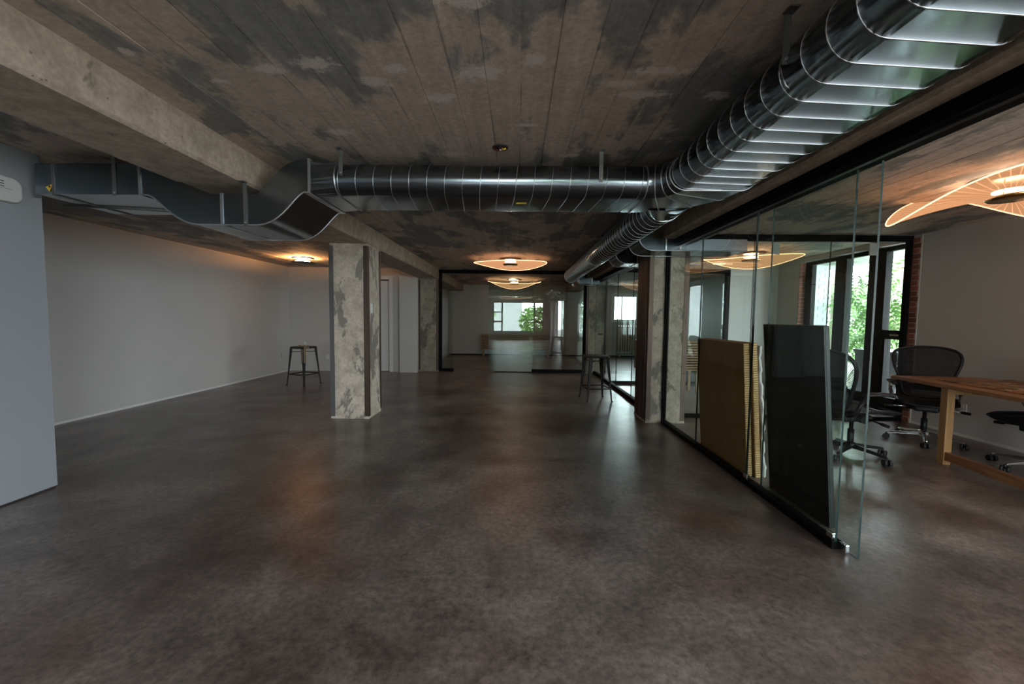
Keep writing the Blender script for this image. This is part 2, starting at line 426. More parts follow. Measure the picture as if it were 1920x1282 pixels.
# ------------------------------------------------------------------ windows
def pane(name, x0, y0, z0, x1, y1, z1, parent, mat='window_glass'): return B(x0, y0, z0, x1, y1, z1).build(name, mat, parent)
w1 = struct(empty('window_1', (XR + .2, 6.76, .1)), 'tall black-framed window bay with greenery outside')
fx0, fx1 = XR + .12, XR + .20
def bar(y0, y1, z0, z1, dx=0.0, nm='frame_bar', bev=.004): return B(fx0 - dx, y0, z0, fx1, y1, z1).build(nm, 'black_frame', w1, bevel=bev)
bar(5.66, 7.86, 2.38, 2.44); bar(5.66, 7.86, .10, .24); bar(7.72, 7.86, .24, 2.38); bar(5.66, 5.73, .24, 2.38)
bar(6.95, 7.09, .24, 2.38); bar(6.14, 6.40, .24, 2.38, .02)
bar(5.73, 6.14, 1.10, 1.23, .02, 'transom'); bar(5.73, 5.79, .24, 1.10, .015, 'casement_stile'); bar(6.09, 6.14, .24, 1.10, .015, 'casement_stile')
bar(6.40, 6.46, .24, 2.38, .0, 'stile'); bar(6.89, 6.95, .24, 2.38, .0, 'stile'); bar(7.09, 7.13, .24, 2.38, 0, 'stile'); bar(7.68, 7.72, .24, 2.38, 0, 'stile')
tag(B(fx0 - .035, 5.86, 1.145, fx0 - .018, 6.0, 1.17).build('latch', 'polished_aluminium', w1, bevel=.003), 'small metal latch')
for y0, y1, z0, z1 in ((7.13, 7.68, .24, 2.38), (6.46, 6.89, .24, 2.38), (5.73, 6.14, 1.23, 2.38), (5.79, 6.09, .24, 1.10)):
    pane('pane', fx0 + .035, y0, z0, fx0 + .041, y1, z1, w1)
B(XR - .02, 5.66, .07, XR + .14, 7.84, .10).build('sill', 'black_frame', w1, bevel=.004)
w4 = struct(empty('window_4', (XR + .2, -3.0, .35)), 'conference room window out of view on the right wall')
for y0, y1, z0, z1 in ((-4.8, -4.74, .12, 2.45), (-.66, -.6, .12, 2.45), (-3.4, -3.34, .18, 2.39), (-2.0, -1.94, .18, 2.39), (-4.74, -.66, .12, .18), (-4.74, -.66, 2.39, 2.45)):
    B(fx0, y0, z0, fx1, y1, z1).build('frame_bar', 'black_frame', w4)
for y0, y1 in ((-4.74, -3.4), (-3.34, -2.0), (-1.94, -.66)): pane('pane', fx0 + .035, y0, .18, fx0 + .041, y1, 2.39, w4)
# far window: white frame
w2 = struct(empty('window_2', (3.84, YF + .1, W2[2])), 'white framed window above the radiator on the far wall')
a, b, c, d = W2
for x0, x1, z0, z1 in ((a, a + .06, c, d), (b - .06, b, c, d), (a + .06, b - .06, c, c + .06), (a + .06, b - .06, d - .06, d), (a + .30, a + .34, c + .06, d - .06)):
    B(x0, YF + .04, z0, x1, YF + .12, z1).build('frame_bar', 'white_trim', w2)
pane('pane', a + .06, YF + .08, c + .06, a + .30, YF + .086, d - .06, w2); pane('pane', a + .34, YF + .08, c + .06, b - .06, YF + .086, d - .06, w2)
B(a - .05, YF - .05, c - .05, b + .05, YF + .06, c).build('sill', 'white_trim', w2, bevel=.004)
for x0, x1, z0, z1 in ((a - .07, a, c, d + .07), (b, b + .07, c, d + .07), (a, b, d, d + .07)): B(x0, YF - .02, z0, x1, YF, z1).build('casing', 'white_trim', w2)
# window behind the camera (seen mirrored in the far glass)
w3 = struct(empty('window_3', (0, YR - .15, WR[2])), 'wide multi-pane window mirrored in the far glass partition')
a, b, c, d = WR; f0, f1 = YR - .2, YR - .12
def rbar(x0, x1, z0, z1): B(x0, f0, z0, x1, f1, z1).build('frame_bar', 'black_frame', w3)
rbar(a, a + .07, c, d); rbar(b - .07, b, c, d); rbar(a, b, c, c + .07); rbar(a, b, d - .07, d)
for xa, xb in ((a + .05, a + .55), (b - .55, b - .05)):
    xm = xb if xa < 0 else xa - .05
    rbar(xm - .02, xm + .07, c + .05, d - .05); rbar(xa, xb, c + .60, c + .70); rbar(xa, xb, c + 1.20, c + 1.27)
    for z0, z1 in ((c + .05, c + .62), (c + .70, c + 1.22), (c + 1.26, d - .05)): pane('pane', xa, f0 + .03, z0, xb, f0 + .036, z1, w3)
pane('pane', a + .6, f0 + .03, c + .05, b - .6, f0 + .036, d - .05, w3)
B(a - .1, YR, c - .05, b + .1, YR + .08, c).build('sill', 'white_trim', w3, bevel=.004)
for x0, x1, z0, z1 in ((a - .09, a, c - .05, d + .09), (b, b + .09, c - .05, d + .09), (a, b, d, d + .09)): B(x0, YR, z0, x1, YR + .02, z1).build('casing', 'white_trim', w3)
w5 = struct(empty('window_5', (3.75, YR - .15, WR[2])), 'second rear window mirrored at the right side of the far glass')
for x0, x1, z0, z1 in ((2.45, 2.51, .12, 2.45), (5.09, 5.15, .12, 2.45), (2.51, 5.09, .12, .18), (2.51, 5.09, 2.39, 2.45), (3.77, 3.83, .18, 2.39)): B(x0, f0, z0, x1, f1, z1).build('frame_bar', 'black_frame', w5)
for x0, x1 in ((2.51, 3.77), (3.83, 5.09)): pane('pane', x0, f0 + .03, .18, x1, f0 + .036, 2.39, w5)
# ------------------------------------------------------------------ door in the back wall
dr = struct(empty('door_1', (-3.46, YB, 0)), 'white flush door half hidden by the concrete column')
B(-3.86, YB + .1, 0, -3.08, YB + .2, 2.24).build('backing', 'dark_gap', dr)  # unseen panel added behind the leaf to stop daylight leaking through
B(-3.83, YB + .05, .01, -3.11, YB + .09, 2.21).build('door_leaf', 'white_trim', dr, bevel=.003)
for x0, x1, z0, z1 in ((-3.93, -3.84, 0, 2.32), (-3.10, -3.01, 0, 2.32), (-3.84, -3.10, 2.23, 2.32)):
    B(x0, YB - .018, z0, x1, YB, z1).build('casing', 'white_trim', dr, bevel=.004)
for x0, x1, z0, z1 in ((-3.86, -3.83, 0, 2.24), (-3.11, -3.08, 0, 2.24)): B(x0, YB, z0, x1, YB + .1, z1).build('jamb', 'white_trim', dr)
# ------------------------------------------------------------------ columns
def column(x0, y0, label, mat, steel=('grey_steel_angle', 'brown_steel'), notch=True):
    s = .49; x1, y1 = x0 + s, y0 + s
    e = struct(empty('column', ((x0 + x1) / 2, (y0 + y1) / 2, 0)), label)
    m = MB(); c = .004; g = random.Random(int(x0 * 100))
    # slightly uneven cast body
    zs = [0.0, .04, .5, 1.0, 1.5, 2.0, ZB - .06, ZB]; rings = []
    for i, z in enumerate(zs):
        q = .0 if i > 1 else (.012 if i == 0 else .004)
        j = lambda: g.uniform(-.004, .004)
        rings.append([(x0 - q + j(), y0 - q + j(), z), ((x0 + x1) / 2 + j(), y0 - q + j(), z), (x1 + q + j(), y0 - q + j(), z), (x1 + q + j(), y1 + q + j(), z), (x0 - q + j(), y1 + q + j(), z)])
    m.loft(rings, smooth=False); m.build('column_body', mat, e, bevel=.006)
    t, wd = .007, .05
    for i, (cx, cy, sx, sy) in enumerate(((x0, y0, 1, 1), (x1, y0, -1, 1), (x1, y1, -1, -1), (x0, y1, 1, -1))):
        p = [(cx - sx * t, cy - sy * t), (cx + sx * wd, cy - sy * t), (cx + sx * wd, cy + sy * .002), (cx + sx * .002, cy + sy * .002), (cx + sx * .002, cy + sy * wd), (cx - sx * t, cy + sy * wd)]
        MB().prism(p, .03, ZB - .03, 'XY').build('steel_angle', steel[1] if i in (1, 2) else steel[0], e)
    return e
column(-2.43, 5.30, 'patchy concrete column standing alone in the middle of the floor', 'column_concrete')
c2 = column(1.69, 5.30, 'concrete column with dark brown steel side where the glass walls meet', 'column_concrete', ('brown_steel', 'brown_steel'))
m = MB()
for i in range(2): m.box(1.672, 5.36 + i * .19, .03, 1.686, 5.54 + i * .19, ZB - .03)
m.build('side_plate', 'brown_steel', c2, bevel=.003)
column(-2.43, 10.05, 'dark worn concrete column at left end of the far glass partition', 'column_concrete_dark', ('brown_steel', 'brown_steel'))
column(1.69, 10.05, 'dark worn concrete column at right end of the far glass partition', 'column_concrete_dark', ('brown_steel', 'brown_steel'))

# ------------------------------------------------------------------ glass partitions
def gpanel(x0, y0, z0, x1, y1, z1, parent):
    m = MB(); m.box(x0, y0, z0, x1, y1, z1)
    dx, dy = abs(x1 - x0), abs(y1 - y0)
    # faces: bottom, top, y0, x1, y1, x0 ; polished green edges on the narrow sides
    thin_x = dx < dy
    m.mi = [1, 1, 1, 0, 1, 0] if thin_x else [1, 1, 0, 1, 0, 1]
    return m.build('glass_panel', ['far_partition_glass' if 10.0 < y0 < 10.3 else 'partition_glass', 'glass_edge'], parent)
def fbar(x0, y0, z0, x1, y1, z1, parent, name): return B(x0, y0, z0, x1, y1, z1).build(name, 'black_frame', parent, bevel=.003)
ZT = 2.205
p1 = tag(empty('glass_partition', (1.91, 3.8, 0)), 'frameless glass wall of the conference room with black floor track', 'glass partition')
fbar(1.80, -.5, ZT, 1.96, 5.30, ZB, p1, 'head_track'); B(1.842, -.5, ZT - .012, 1.872, 5.29, ZT).build('track_lip', 'black_metal', p1)
fbar(1.882, 2.38, 0, 1.950, 5.30, .045, p1, 'floor_track'); fbar(1.885, 5.255, .045, 1.935, 5.30, ZT, p1, 'end_post')
for y0, y1 in ((2.385, 3.335), (3.345, 4.30), (4.31, 5.255)): gpanel(1.902, y0, .03, 1.914, y1, ZT + .01, p1)
B(1.896, 2.40, .045, 1.920, 2.45, .085).build('glass_clamp', 'polished_aluminium', p1, bevel=.003)
B(1.896, 3.31, .045, 1.920, 3.37, .085).build('glass_clamp', 'polished_aluminium', p1, bevel=.003)
sd = tag(empty('sliding_glass_door', (1.935, 2.75, 0)), 'clear glass sliding door leaf at the open near end of the glass wall', 'glass door')
gpanel(1.928, 2.255, .012, 1.940, 3.18, ZT + .01, sd)
B(1.922, 2.33, .006, 1.946, 2.38, .05).build('floor_guide', 'polished_aluminium', sd, bevel=.003)
p2 = tag(empty('glass_partition', (1.91, 7.9, 0)), 'glass wall running from the middle column back to the far corner column', 'glass partition')
fbar(1.80, 5.80, ZT, 1.96, 10.05, ZB, p2, 'head_track'); fbar(1.882, 5.80, 0, 1.950, 10.05, .06, p2, 'floor_track')
for y0, y1 in ((5.82, 6.79), (6.80, 7.84), (7.86, 8.9)): gpanel(1.902, y0, .03, 1.914, y1, ZT + .01, p2)
gd = tag(empty('hinged_glass_door', (1.91, 9.4, 0)), 'glass door with small black handle beside the far column', 'glass door')
gpanel(1.902, 8.92, .065, 1.914, 10.0, ZT - .005, gd)
tag(MB().tube([(1.87, 9.12, 1.0), (1.84, 9.12, 1.0), (1.84, 9.34, 1.0), (1.87, 9.34, 1.0)], .012, 8).tube([(1.90, 9.15, 1.0), (1.87, 9.15, 1.0)], .01, 8).tube([(1.90, 9.31, 1.0), (1.87, 9.31, 1.0)], .01, 8).build('handle', 'black_metal', gd), 'black pull handle')
p3 = tag(empty('glass_partition', (3.7, 5.65, 0)), 'cross glass wall at the back of the conference room', 'glass partition')
fbar(2.18, 5.61, 2.42, 5.29, 5.68, 2.50, p3, 'head_track'); fbar(2.18, 5.61, 0, 5.29, 5.68, .05, p3, 'floor_track'); fbar(5.235, 5.61, .05, 5.285, 5.68, 2.42, p3, 'end_post')
for x0, x1 in ((2.19, 3.19), (3.20, 4.21), (4.22, 5.235)): gpanel(x0, 5.64, .04, x1, 5.652, 2.43, p3)
for x0 in (3.42, 4.72):
    tag(B(x0, 5.625, 2.24, x0 + .10, 5.639, 2.40).build('sticker', 'white_plastic', p3), 'square pale sticker near the top of the glass')
p4 = tag(empty('glass_partition', (0, 10.1, 0)), 'black framed glass partition across the far end of the hall', 'glass partition')
fbar(-1.94, 10.08, 2.42, 1.69, 10.16, 2.50, p4, 'head_track'); fbar(-1.93, 10.08, 0, -1.86, 10.16, 2.42, p4, 'end_post'); fbar(1.62, 10.08, 0, 1.69, 10.16, 2.42, p4, 'end_post')
fbar(-1.86, 10.08, 0, -1.58, 10.16, .075, p4, 'floor_track'); fbar(.37, 10.08, 0, 1.62, 10.16, .08, p4, 'floor_track')
gpanel(-1.86, 10.114, .06, -1.60, 10.126, 2.43, p4); gpanel(.36, 10.114, .06, 1.62, 10.126, 2.43, p4); gpanel(-.70, 10.098, .02, .37, 10.110, 2.43, p4)
s4 = tag(empty('sliding_glass_door', (-.1, 10.15, 0)), 'sliding glass door leaf overlapping the far partition beside the opening', 'glass door')
gpanel(-.72, 10.140, .02, .40, 10.152, 2.41, s4)
fbar(-.56, 10.085, 0, .36, 10.16, .012, s4, 'floor_guide')
p5 = tag(empty('glass_partition', (3.1, 8.5, 0)), 'dark framed inner glass wall behind the second meeting room', 'glass partition')
fbar(1.96, 8.46, 2.30, 4.33, 8.54, 2.38, p5, 'head_track'); fbar(4.25, 8.46, 0, 4.33, 8.54, 2.30, p5, 'post'); fbar(1.97, 8.46, 0, 4.25, 8.54, .06, p5, 'floor_track')
gpanel(1.97, 8.494, .05, 3.1, 8.506, 2.31, p5); gpanel(3.11, 8.494, .05, 4.25, 8.506, 2.31, p5)
wall('wall_inner_right', B(4.33, 8.47, 0, XR, 8.57, ZC)); wall('wall_inner_bulkhead', B(1.96, 8.47, 2.38, 4.33, 8.57, ZC), 'beam_concrete')

# ------------------------------------------------------------------ ducts
G, SM = 'galvanised_steel', 'galvanised_seam'
def oval(W, H, n=14):
    r = H / 2; f = W / 2 - r; pts = []
    for k in range(n + 1): a = -PI / 2 + PI * k / n; pts.append((f + r * math.cos(a), r * math.sin(a)))
    for k in range(n + 1): a = PI / 2 + PI * k / n; pts.append((-f + r * math.cos(a), r * math.sin(a)))
    return pts
def ring_at(c, lat, prof): return [Vector(c) + Vector(lat) * a + Vector((0, 0, b)) for a, b in prof]
def helix(c0, c1, lat, prof, pitch, r=.003, ph=0.0):
    c0, c1, lat = Vector(c0), Vector(c1), Vector(lat); L = (c1 - c0).length; d = (c1 - c0) / L
    per = [0]; n = len(prof)
    for k in range(n): a, b = prof[k], prof[(k + 1) % n]; per.append(per[-1] + math.hypot(b[0] - a[0], b[1] - a[1]))
    T = per[-1]; pts = []; t = -ph; N = 44; i = 0
    while True:
        u = i / N; s = u * pitch - ph * pitch
        if s > L: break
        if s >= 0:
            q = (u % 1.0) * T; k = 0
            while k < n - 1 and per[k + 1] < q: k += 1
            a, b = prof[k], prof[(k + 1) % n]; f = (q - per[k]) / max(1e-9, per[k + 1] - per[k])
            pts.append(c0 + d * s + lat * (a[0] + (b[0] - a[0]) * f) + Vector((0, 0, a[1] + (b[1] - a[1]) * f)))
        i += 1
    return MB().tube(pts, r, 4, smooth=True)
def band(c, lat, prof, d, r=.006):
    return MB().tube(ring_at(c, lat, [(a * 1.01, b * 1.02) for a, b in prof]), r, 6, loop=True)
WD, HD = .58, .226; OV = oval(WD, HD); ZD = 2.329
XD, YD, CX, CY, RR = 1.30, 3.215, .90, 2.815, .40
duct = tag(empty('spiral_duct', (1.3, 1.0, ZD)), 'large flat-oval galvanised spiral duct overhead turning left across the room', 'air duct')
m = MB(); m.loft([ring_at((XD, y, ZD), (1, 0, 0), OV) for y in (-2.2, CY)], caps=True); m.build('duct_run', G, duct)
helix((XD, -2.2, ZD), (XD, CY, ZD), (1, 0, 0), OV, .1225).build('spiral_seam', SM, duct)
m = MB(); rings = []
for k in range(0, 5):
    a = (PI / 2) * k / 4; rings.append(ring_at((CX + RR * math.cos(a), CY + RR * math.sin(a), ZD), (math.cos(a), math.sin(a), 0), [(p * 1.012, q * 1.02) for p, q in OV]))
m.loft(rings, caps=False)
m.build('elbow', G, duct)
for k in range(0, 5):
    a = (PI / 2) * k / 4; band((CX + RR * math.cos(a), CY + RR * math.sin(a), ZD), (math.cos(a), math.sin(a), 0), OV, None, .005).build('gore_seam', SM, duct)
XE = -1.30
m = MB(); m.loft([ring_at((x, YD, ZD), (0, 1, 0), OV) for x in (CX, XE)], caps=False); m.build('duct_run', G, duct)
helix((CX, YD, ZD), (XE, YD, ZD), (0, 1, 0), OV, .126, ph=.35).build('spiral_seam', SM, duct)
# square-to-oval transition
prof_r = []
for a, b in OV:
    k = max(abs(a) / (WD / 2), abs(b) / (HD / 2)); prof_r.append((a / k, b / k))
m = MB(); m.loft([ring_at((XE, YD, ZD), (0, 1, 0), OV), ring_at((-1.475, YD, ZD), (0, 1, 0), prof_r)], caps=False); 
for i in range(len(m.sm)): m.sm[i] = False
m.build('transition', G, duct)
band((XE, YD, ZD), (0, 1, 0), OV, None, .006).build('collar_seam', SM, duct)
def strap(parent, x, y, z0, z1, wx=.028, t=.003, alongx=True, flange=True, nm='hanger_strap'):
    m = MB()
    if alongx: m.box(x - wx / 2, y - t, z0, x + wx / 2, y, z1)
    else: m.box(x - t, y - wx / 2, z0, x, y + wx / 2, z1)
    if flange: m.box(x - wx * .7, y - .045, z1 - .004, x + wx * .7, y, z1)
    for z in (z0 + .02,): m.lathe([(.007, 0), (.007, .004)], 8, (0, 0, 0)) if False else None
    o = m.build(nm, 'grey_steel_angle', parent)
    s = MB().tube([(x, y - t - .006, z0 + .02), (x, y - t + .001, z0 + .02)], .006, 8); s.build('screw', SM, o, world=False)
    o2 = o.children[0]; o2.location = -Vector(parent.location) 
    return o
strap(duct, -1.25, YD - WD / 2 - .002, 2.33, 2.508); strap(duct, .57, YD - WD / 2 - .002, 2.30, 2.508)
strap(duct, XD - WD / 2 - .004, 1.63, 2.32, 2.506, alongx=True)
wire = MB().tube([(XD - WD / 2 * 1.01 + .0, 1.66, 2.33), (XD - WD / 2 + .02, 1.66, 2.26), (XD - WD / 2 + .09, 1.66, 2.222)], .004, 6).build('hanger_wire', SM, duct)
tag(B(-.02, YD - .06, ZD - HD / 2 - .002, .06, YD - .03, ZD - HD / 2).build('sticker', 'yellow_tape', duct), 'small yellow sticker')
# rectangular offset duct dipping under the beam
rd = tag(empty('rectangular_duct', (-2.5, 3.2, 2.2)), 'rectangular galvanised duct dipping in an S curve under the left beam', 'air duct')
HH = .107; zl, zm, zr = 2.296, 2.092, ZD
def scurve(xa, za, xb, zb, n=14):
    out = []
    for i in range(n + 1):
        t = i / n; out.append((xa + (xb - xa) * t, za + (zb - za) * (t * t * t * (t * (6 * t - 15) + 10))))
    return out
path = [(-3.43, zl), (-3.30, zl), (-2.68, zl)] + scurve(-2.66, zl, -2.24, zm) + [(-2.1, zm), (-2.0, zm)] + scurve(-1.88, zm, -1.485, zr) + [(-1.475, zr)]
def rect_ring(i, y0=2.925, y1=3.505, hh=HH, g=0.0):
    a = path[max(i - 1, 0)]; b = path[min(i + 1, len(path) - 1)]; tx, tz = b[0] - a[0], b[1] - a[1]; L = math.hypot(tx, tz); nx, nz = -tz / L, tx / L
    hgt = hh + (HD / 2 - HH) * max(0, min(1, (path[i][0] + 1.88) / .39)) + g
    x, z = path[i]
    return [(x + nx * hgt, y0 - g, z + nz * hgt), (x + nx * hgt, y1 + g, z + nz * hgt), (x - nx * hgt, y1 + g, z - nz * hgt), (x - nx * hgt, y0 - g, z - nz * hgt)]
m = MB(); rings = [rect_ring(i) for i in range(len(path))]
for k in range(4):
    l = (k + 1) % 4; m.loft([[r[k], r[l]] for r in rings], closed=False, caps=False, smooth=(k in (0, 2)))
m.build('duct_body', G, rd)
def near_idx(x): return min(range(len(path)), key=lambda i: abs(path[i][0] - x))
for x in (-3.30, -2.68, -2.1, -1.475):
    i = near_idx(x); a, b = rect_ring(i, g=.006), rect_ring(i, g=.006); s = Vector((.009, 0, 0))
    m = MB(); m.loft([[Vector(p) - s for p in a], [Vector(p) + s for p in b]], smooth=False); m.build('flange', 'galvanised_seam' if x > -3 else 'grey_steel_angle', rd)
# standing edge seams along both bottom edges of the curved section
for k in (3, 2):
    MB().tube([rings[i][k] for i in range(3, len(path))], .006, 6).build('edge_seam', SM, rd)
strap(rd, -2.86, 2.922, 2.18, 2.505); strap(rd, -1.93, 2.922, 1.98, 2.278)
st = MB(); st.add([(-3.355, 2.921, 2.236), (-3.30, 2.921, 2.262), (-3.328, 2.921, 2.205)], [(0, 1, 2)]); tag(st.build('warning_sticker', 'yellow_tape', rd), 'yellow warning triangle sticker')
st = MB(); st.lathe([(.009, 0), (.009, .0005)], 10); st.M = None
o = st.build('sticker_mark', 'wire_red', rd, world=False); o.rotation_euler = (PI / 2, 0, 0); o.location = Vector((-3.325, 2.9205, 2.240)) - rd.location
MB().tube([(-3.54, 3.2, 2.182), (-3.0, 3.3, 2.18), (-2.7, 3.42, 2.178), (-2.66, 3.44, 2.18)], .007, 6).build('conduit', 'grey_steel_angle', rd)
# round spiral branch running back to the far partition
RB = .15; OB = oval(2 * RB + .001, 2 * RB); XB2, ZB2 = 1.25, 2.342
br = tag(empty('spiral_duct', (XB2, 6.5, ZB2)), 'round spiral duct receding along the right beam to the far partition', 'air duct')
m = MB(); m.loft([ring_at((XB2, y, ZB2), (1, 0, 0), OB) for y in (3.36, 9.75)], caps=True); m.build('duct_run', G, br)
helix((XB2, 3.45, ZB2), (XB2, 9.7, ZB2), (1, 0, 0), OB, .122).build('spiral_seam', SM, br)
band((XB2, 3.6, ZB2), (1, 0, 0), OB, None, .008).build('collar_seam', SM, br); band((XB2, 9.72, ZB2), (1, 0, 0), OB, None, .012).build('end_collar', SM, br)
# boot where the branch leaves the elbow
m = MB(); pr0 = [(a * .9, b * 1.0) for a, b in oval(.46, .22)]
m.loft([ring_at((1.16, 3.30, 2.315), (1, 0, 0), pr0), ring_at((1.20, 3.5, 2.33), (1, 0, 0), oval(.36, .27)), ring_at((XB2, 3.62, ZB2), (1, 0, 0), oval(.304, .303))], caps=False)
m.build('saddle_boot', G, br)
def takeoff(y0, y1, label, xend):
    e = tag(empty('duct_takeoff', (1.5, (y0 + y1) / 2, 2.3)), label, 'air duct', 'rectangular duct takeoffs under the right beam')
    zt, zb = 2.272, 2.140; xi, xo = 1.53, 1.385; m = MB()
    outer = [(xo, 2.44)] + [(xo, 2.30)] + [(xo + .16 - .16 * math.cos(a), 2.30 - .16 * math.sin(a)) for a in [PI / 2 * k / 8 for k in range(1, 9)]] + [(1.70, zb), (xend, zb)]
    inner = [(xi, 2.44)] + [(xi, 2.30)] + [(xi + .028 - .028 * math.cos(a), 2.30 - .028 * math.sin(a)) for a in [PI / 2 * k / 8 for k in range(1, 9)]] + [(1.70, zt), (xend, zt)]
    n = len(outer)
    for y in (y0, y1):
        m.add([(p[0], y, p[1]) for p in outer] + [(p[0], y, p[1]) for p in inner], [(i, i + 1, n + i + 1, n + i) for i in range(n - 1)])
    m.loft([[(p[0], y0, p[1]), (p[0], y1, p[1])] for p in outer], closed=False, caps=False, smooth=True)
    m.loft([[(p[0], y0, p[1]), (p[0], y1, p[1])] for p in inner], closed=False, caps=False, smooth=True)
    m.build('duct_elbow', G, e)
    m = MB().box(1.69, y0 - .005, zb - .005, 1.705, y1 + .005, zt + .005); m.build('flange', SM, e)
    MB().tube([(p[0], y0, p[1]) for p in outer], .005, 6).build('edge_seam', SM, e); MB().tube([(p[0], y1, p[1]) for p in outer], .005, 6).build('edge_seam', SM, e)
    B(1.36, y0 + .02, 2.28, 1.40, y1 - .02, 2.44).build('collar', G, e)
    strap(e, 1.86, y0 - .001, zb + .01, 2.278 if y0 < 5.3 else 2.276, flange=False)
    return e
takeoff(4.78, 5.22, 'shiny duct elbow passing under the beam in front of the brown steel column', 2.62)
takeoff(5.92, 6.36, 'second duct elbow passing under the beam behind the brown steel column', 2.60)
takeoff(9.45, 9.80, 'last duct elbow at the far end of the round spiral duct', 1.86)

# ------------------------------------------------------------------ lamps
def wavy_lamp(x, y, R, zmid, amp, ph, label, group='wavy amber disc ceiling lamps', lob=2):
    e = tag(empty('wavy_disc_lamp', (x, y, ZC)), label, 'ceiling lamp', group)
    def zz(r, a): return zmid - ZC + amp * (r / R) ** 1.6 * math.cos(lob * a + ph) + .35 * amp * (r / R) ** 2 * math.sin(3 * a + ph)
    m = MB(); NR, NA = 8, 72; r0 = .13
    rings = [[((r0 + (R - r0) * i / NR) * math.cos(2 * PI * k / NA), (r0 + (R - r0) * i / NR) * math.sin(2 * PI * k / NA), zz(r0 + (R - r0) * i / NR, 2 * PI * k / NA)) for k in range(NA)] for i in range(NR + 1)]
    m.loft(rings, caps=False); 
    o = m.build('acrylic_disc', 'edge_lit_acrylic', e, world=False)
    so = o.modifiers.new('sheet_thickness', 'SOLIDIFY'); so.thickness = .004
    MB().tube([(R * math.cos(2 * PI * k / 96), R * math.sin(2 * PI * k / 96), zz(R, 2 * PI * k / 96)) for k in range(96)], .006, 6, loop=True).build('glowing_rim', 'lamp_rim_glow', e, world=False)
    MB().lathe([(.02, 0), (.22, 0), (.22, -.02), (.19, -.03), (.02, -.03)], 36).build('ceiling_plate', 'dull_bronze', e, world=False)
    zc = zmid - ZC
    MB().lathe([(.02, zc - .02), (.135, zc - .02), (.15, zc - .005), (.15, zc + .006), (.02, zc + .006)], 36).build('hub_disc', 'brass', e, world=False)
    MB().lathe([(.06, zc + .042), (.11, zc + .042), (.11, zc + .052), (.06, zc + .052)], 30).build('led_ring', 'lamp_core_glow', e, world=False)
    for k in range(3):
        a = 2 * PI * k / 3 + ph
        MB().tube([(.12 * math.cos(a), .12 * math.sin(a), -.02), (.12 * math.cos(a), .12 * math.sin(a), zc)], .003, 6).build('support_rod', 'polished_aluminium', e, world=False)
    return e
wavy_lamp(3.95, 3.40, .74, 2.36, .14, PI + .35, 'large wavy amber lamp over the wooden table')
wavy_lamp(-.15, 8.2, .72, 2.405, .03, .4, 'wavy amber lamp in front of the far glass partition')
wavy_lamp(-.10, 12.5, .80, 2.37, .075, -.1, 'wavy amber lamp behind the far glass partition')
wavy_lamp(4.02, 7.2, .76, 2.385, .05, 1.2, 'wavy amber lamp in the second meeting room beyond the cross glass')
wavy_lamp(-.10, -1.0, .74, 2.38, .06, 1.0, 'wavy amber lamp mirrored small in the far glass')
rl = tag(empty('ring_ceiling_lamp', (-4.36, 8.33, ZC)), 'small amber ring lamp glowing against the ceiling by the left wall', 'ceiling lamp')
MB().lathe([(.01, 0), (.20, 0), (.21, -.008), (.18, -.02), (.01, -.02)], 36).build('ceiling_plate', 'grey_steel_angle', rl, world=False)
MB().lathe([(.02, -.105), (.215, -.097), (.22, -.093), (.215, -.089), (.02, -.092)], 36).build('dish', 'black_metal', rl, world=False)
MB().lathe([(.08, -.0875), (.135, -.0875), (.135, -.070), (.08, -.070)], 36).build('led_ring', 'amber_ring_glow', rl, world=False)
for k in range(3):
    a = 2 * PI * k / 3 + .5; MB().tube([(.10 * math.cos(a), .10 * math.sin(a), -.01), (.10 * math.cos(a), .10 * math.sin(a), -.095)], .003, 6).build('support_rod', 'black_metal', rl, world=False)

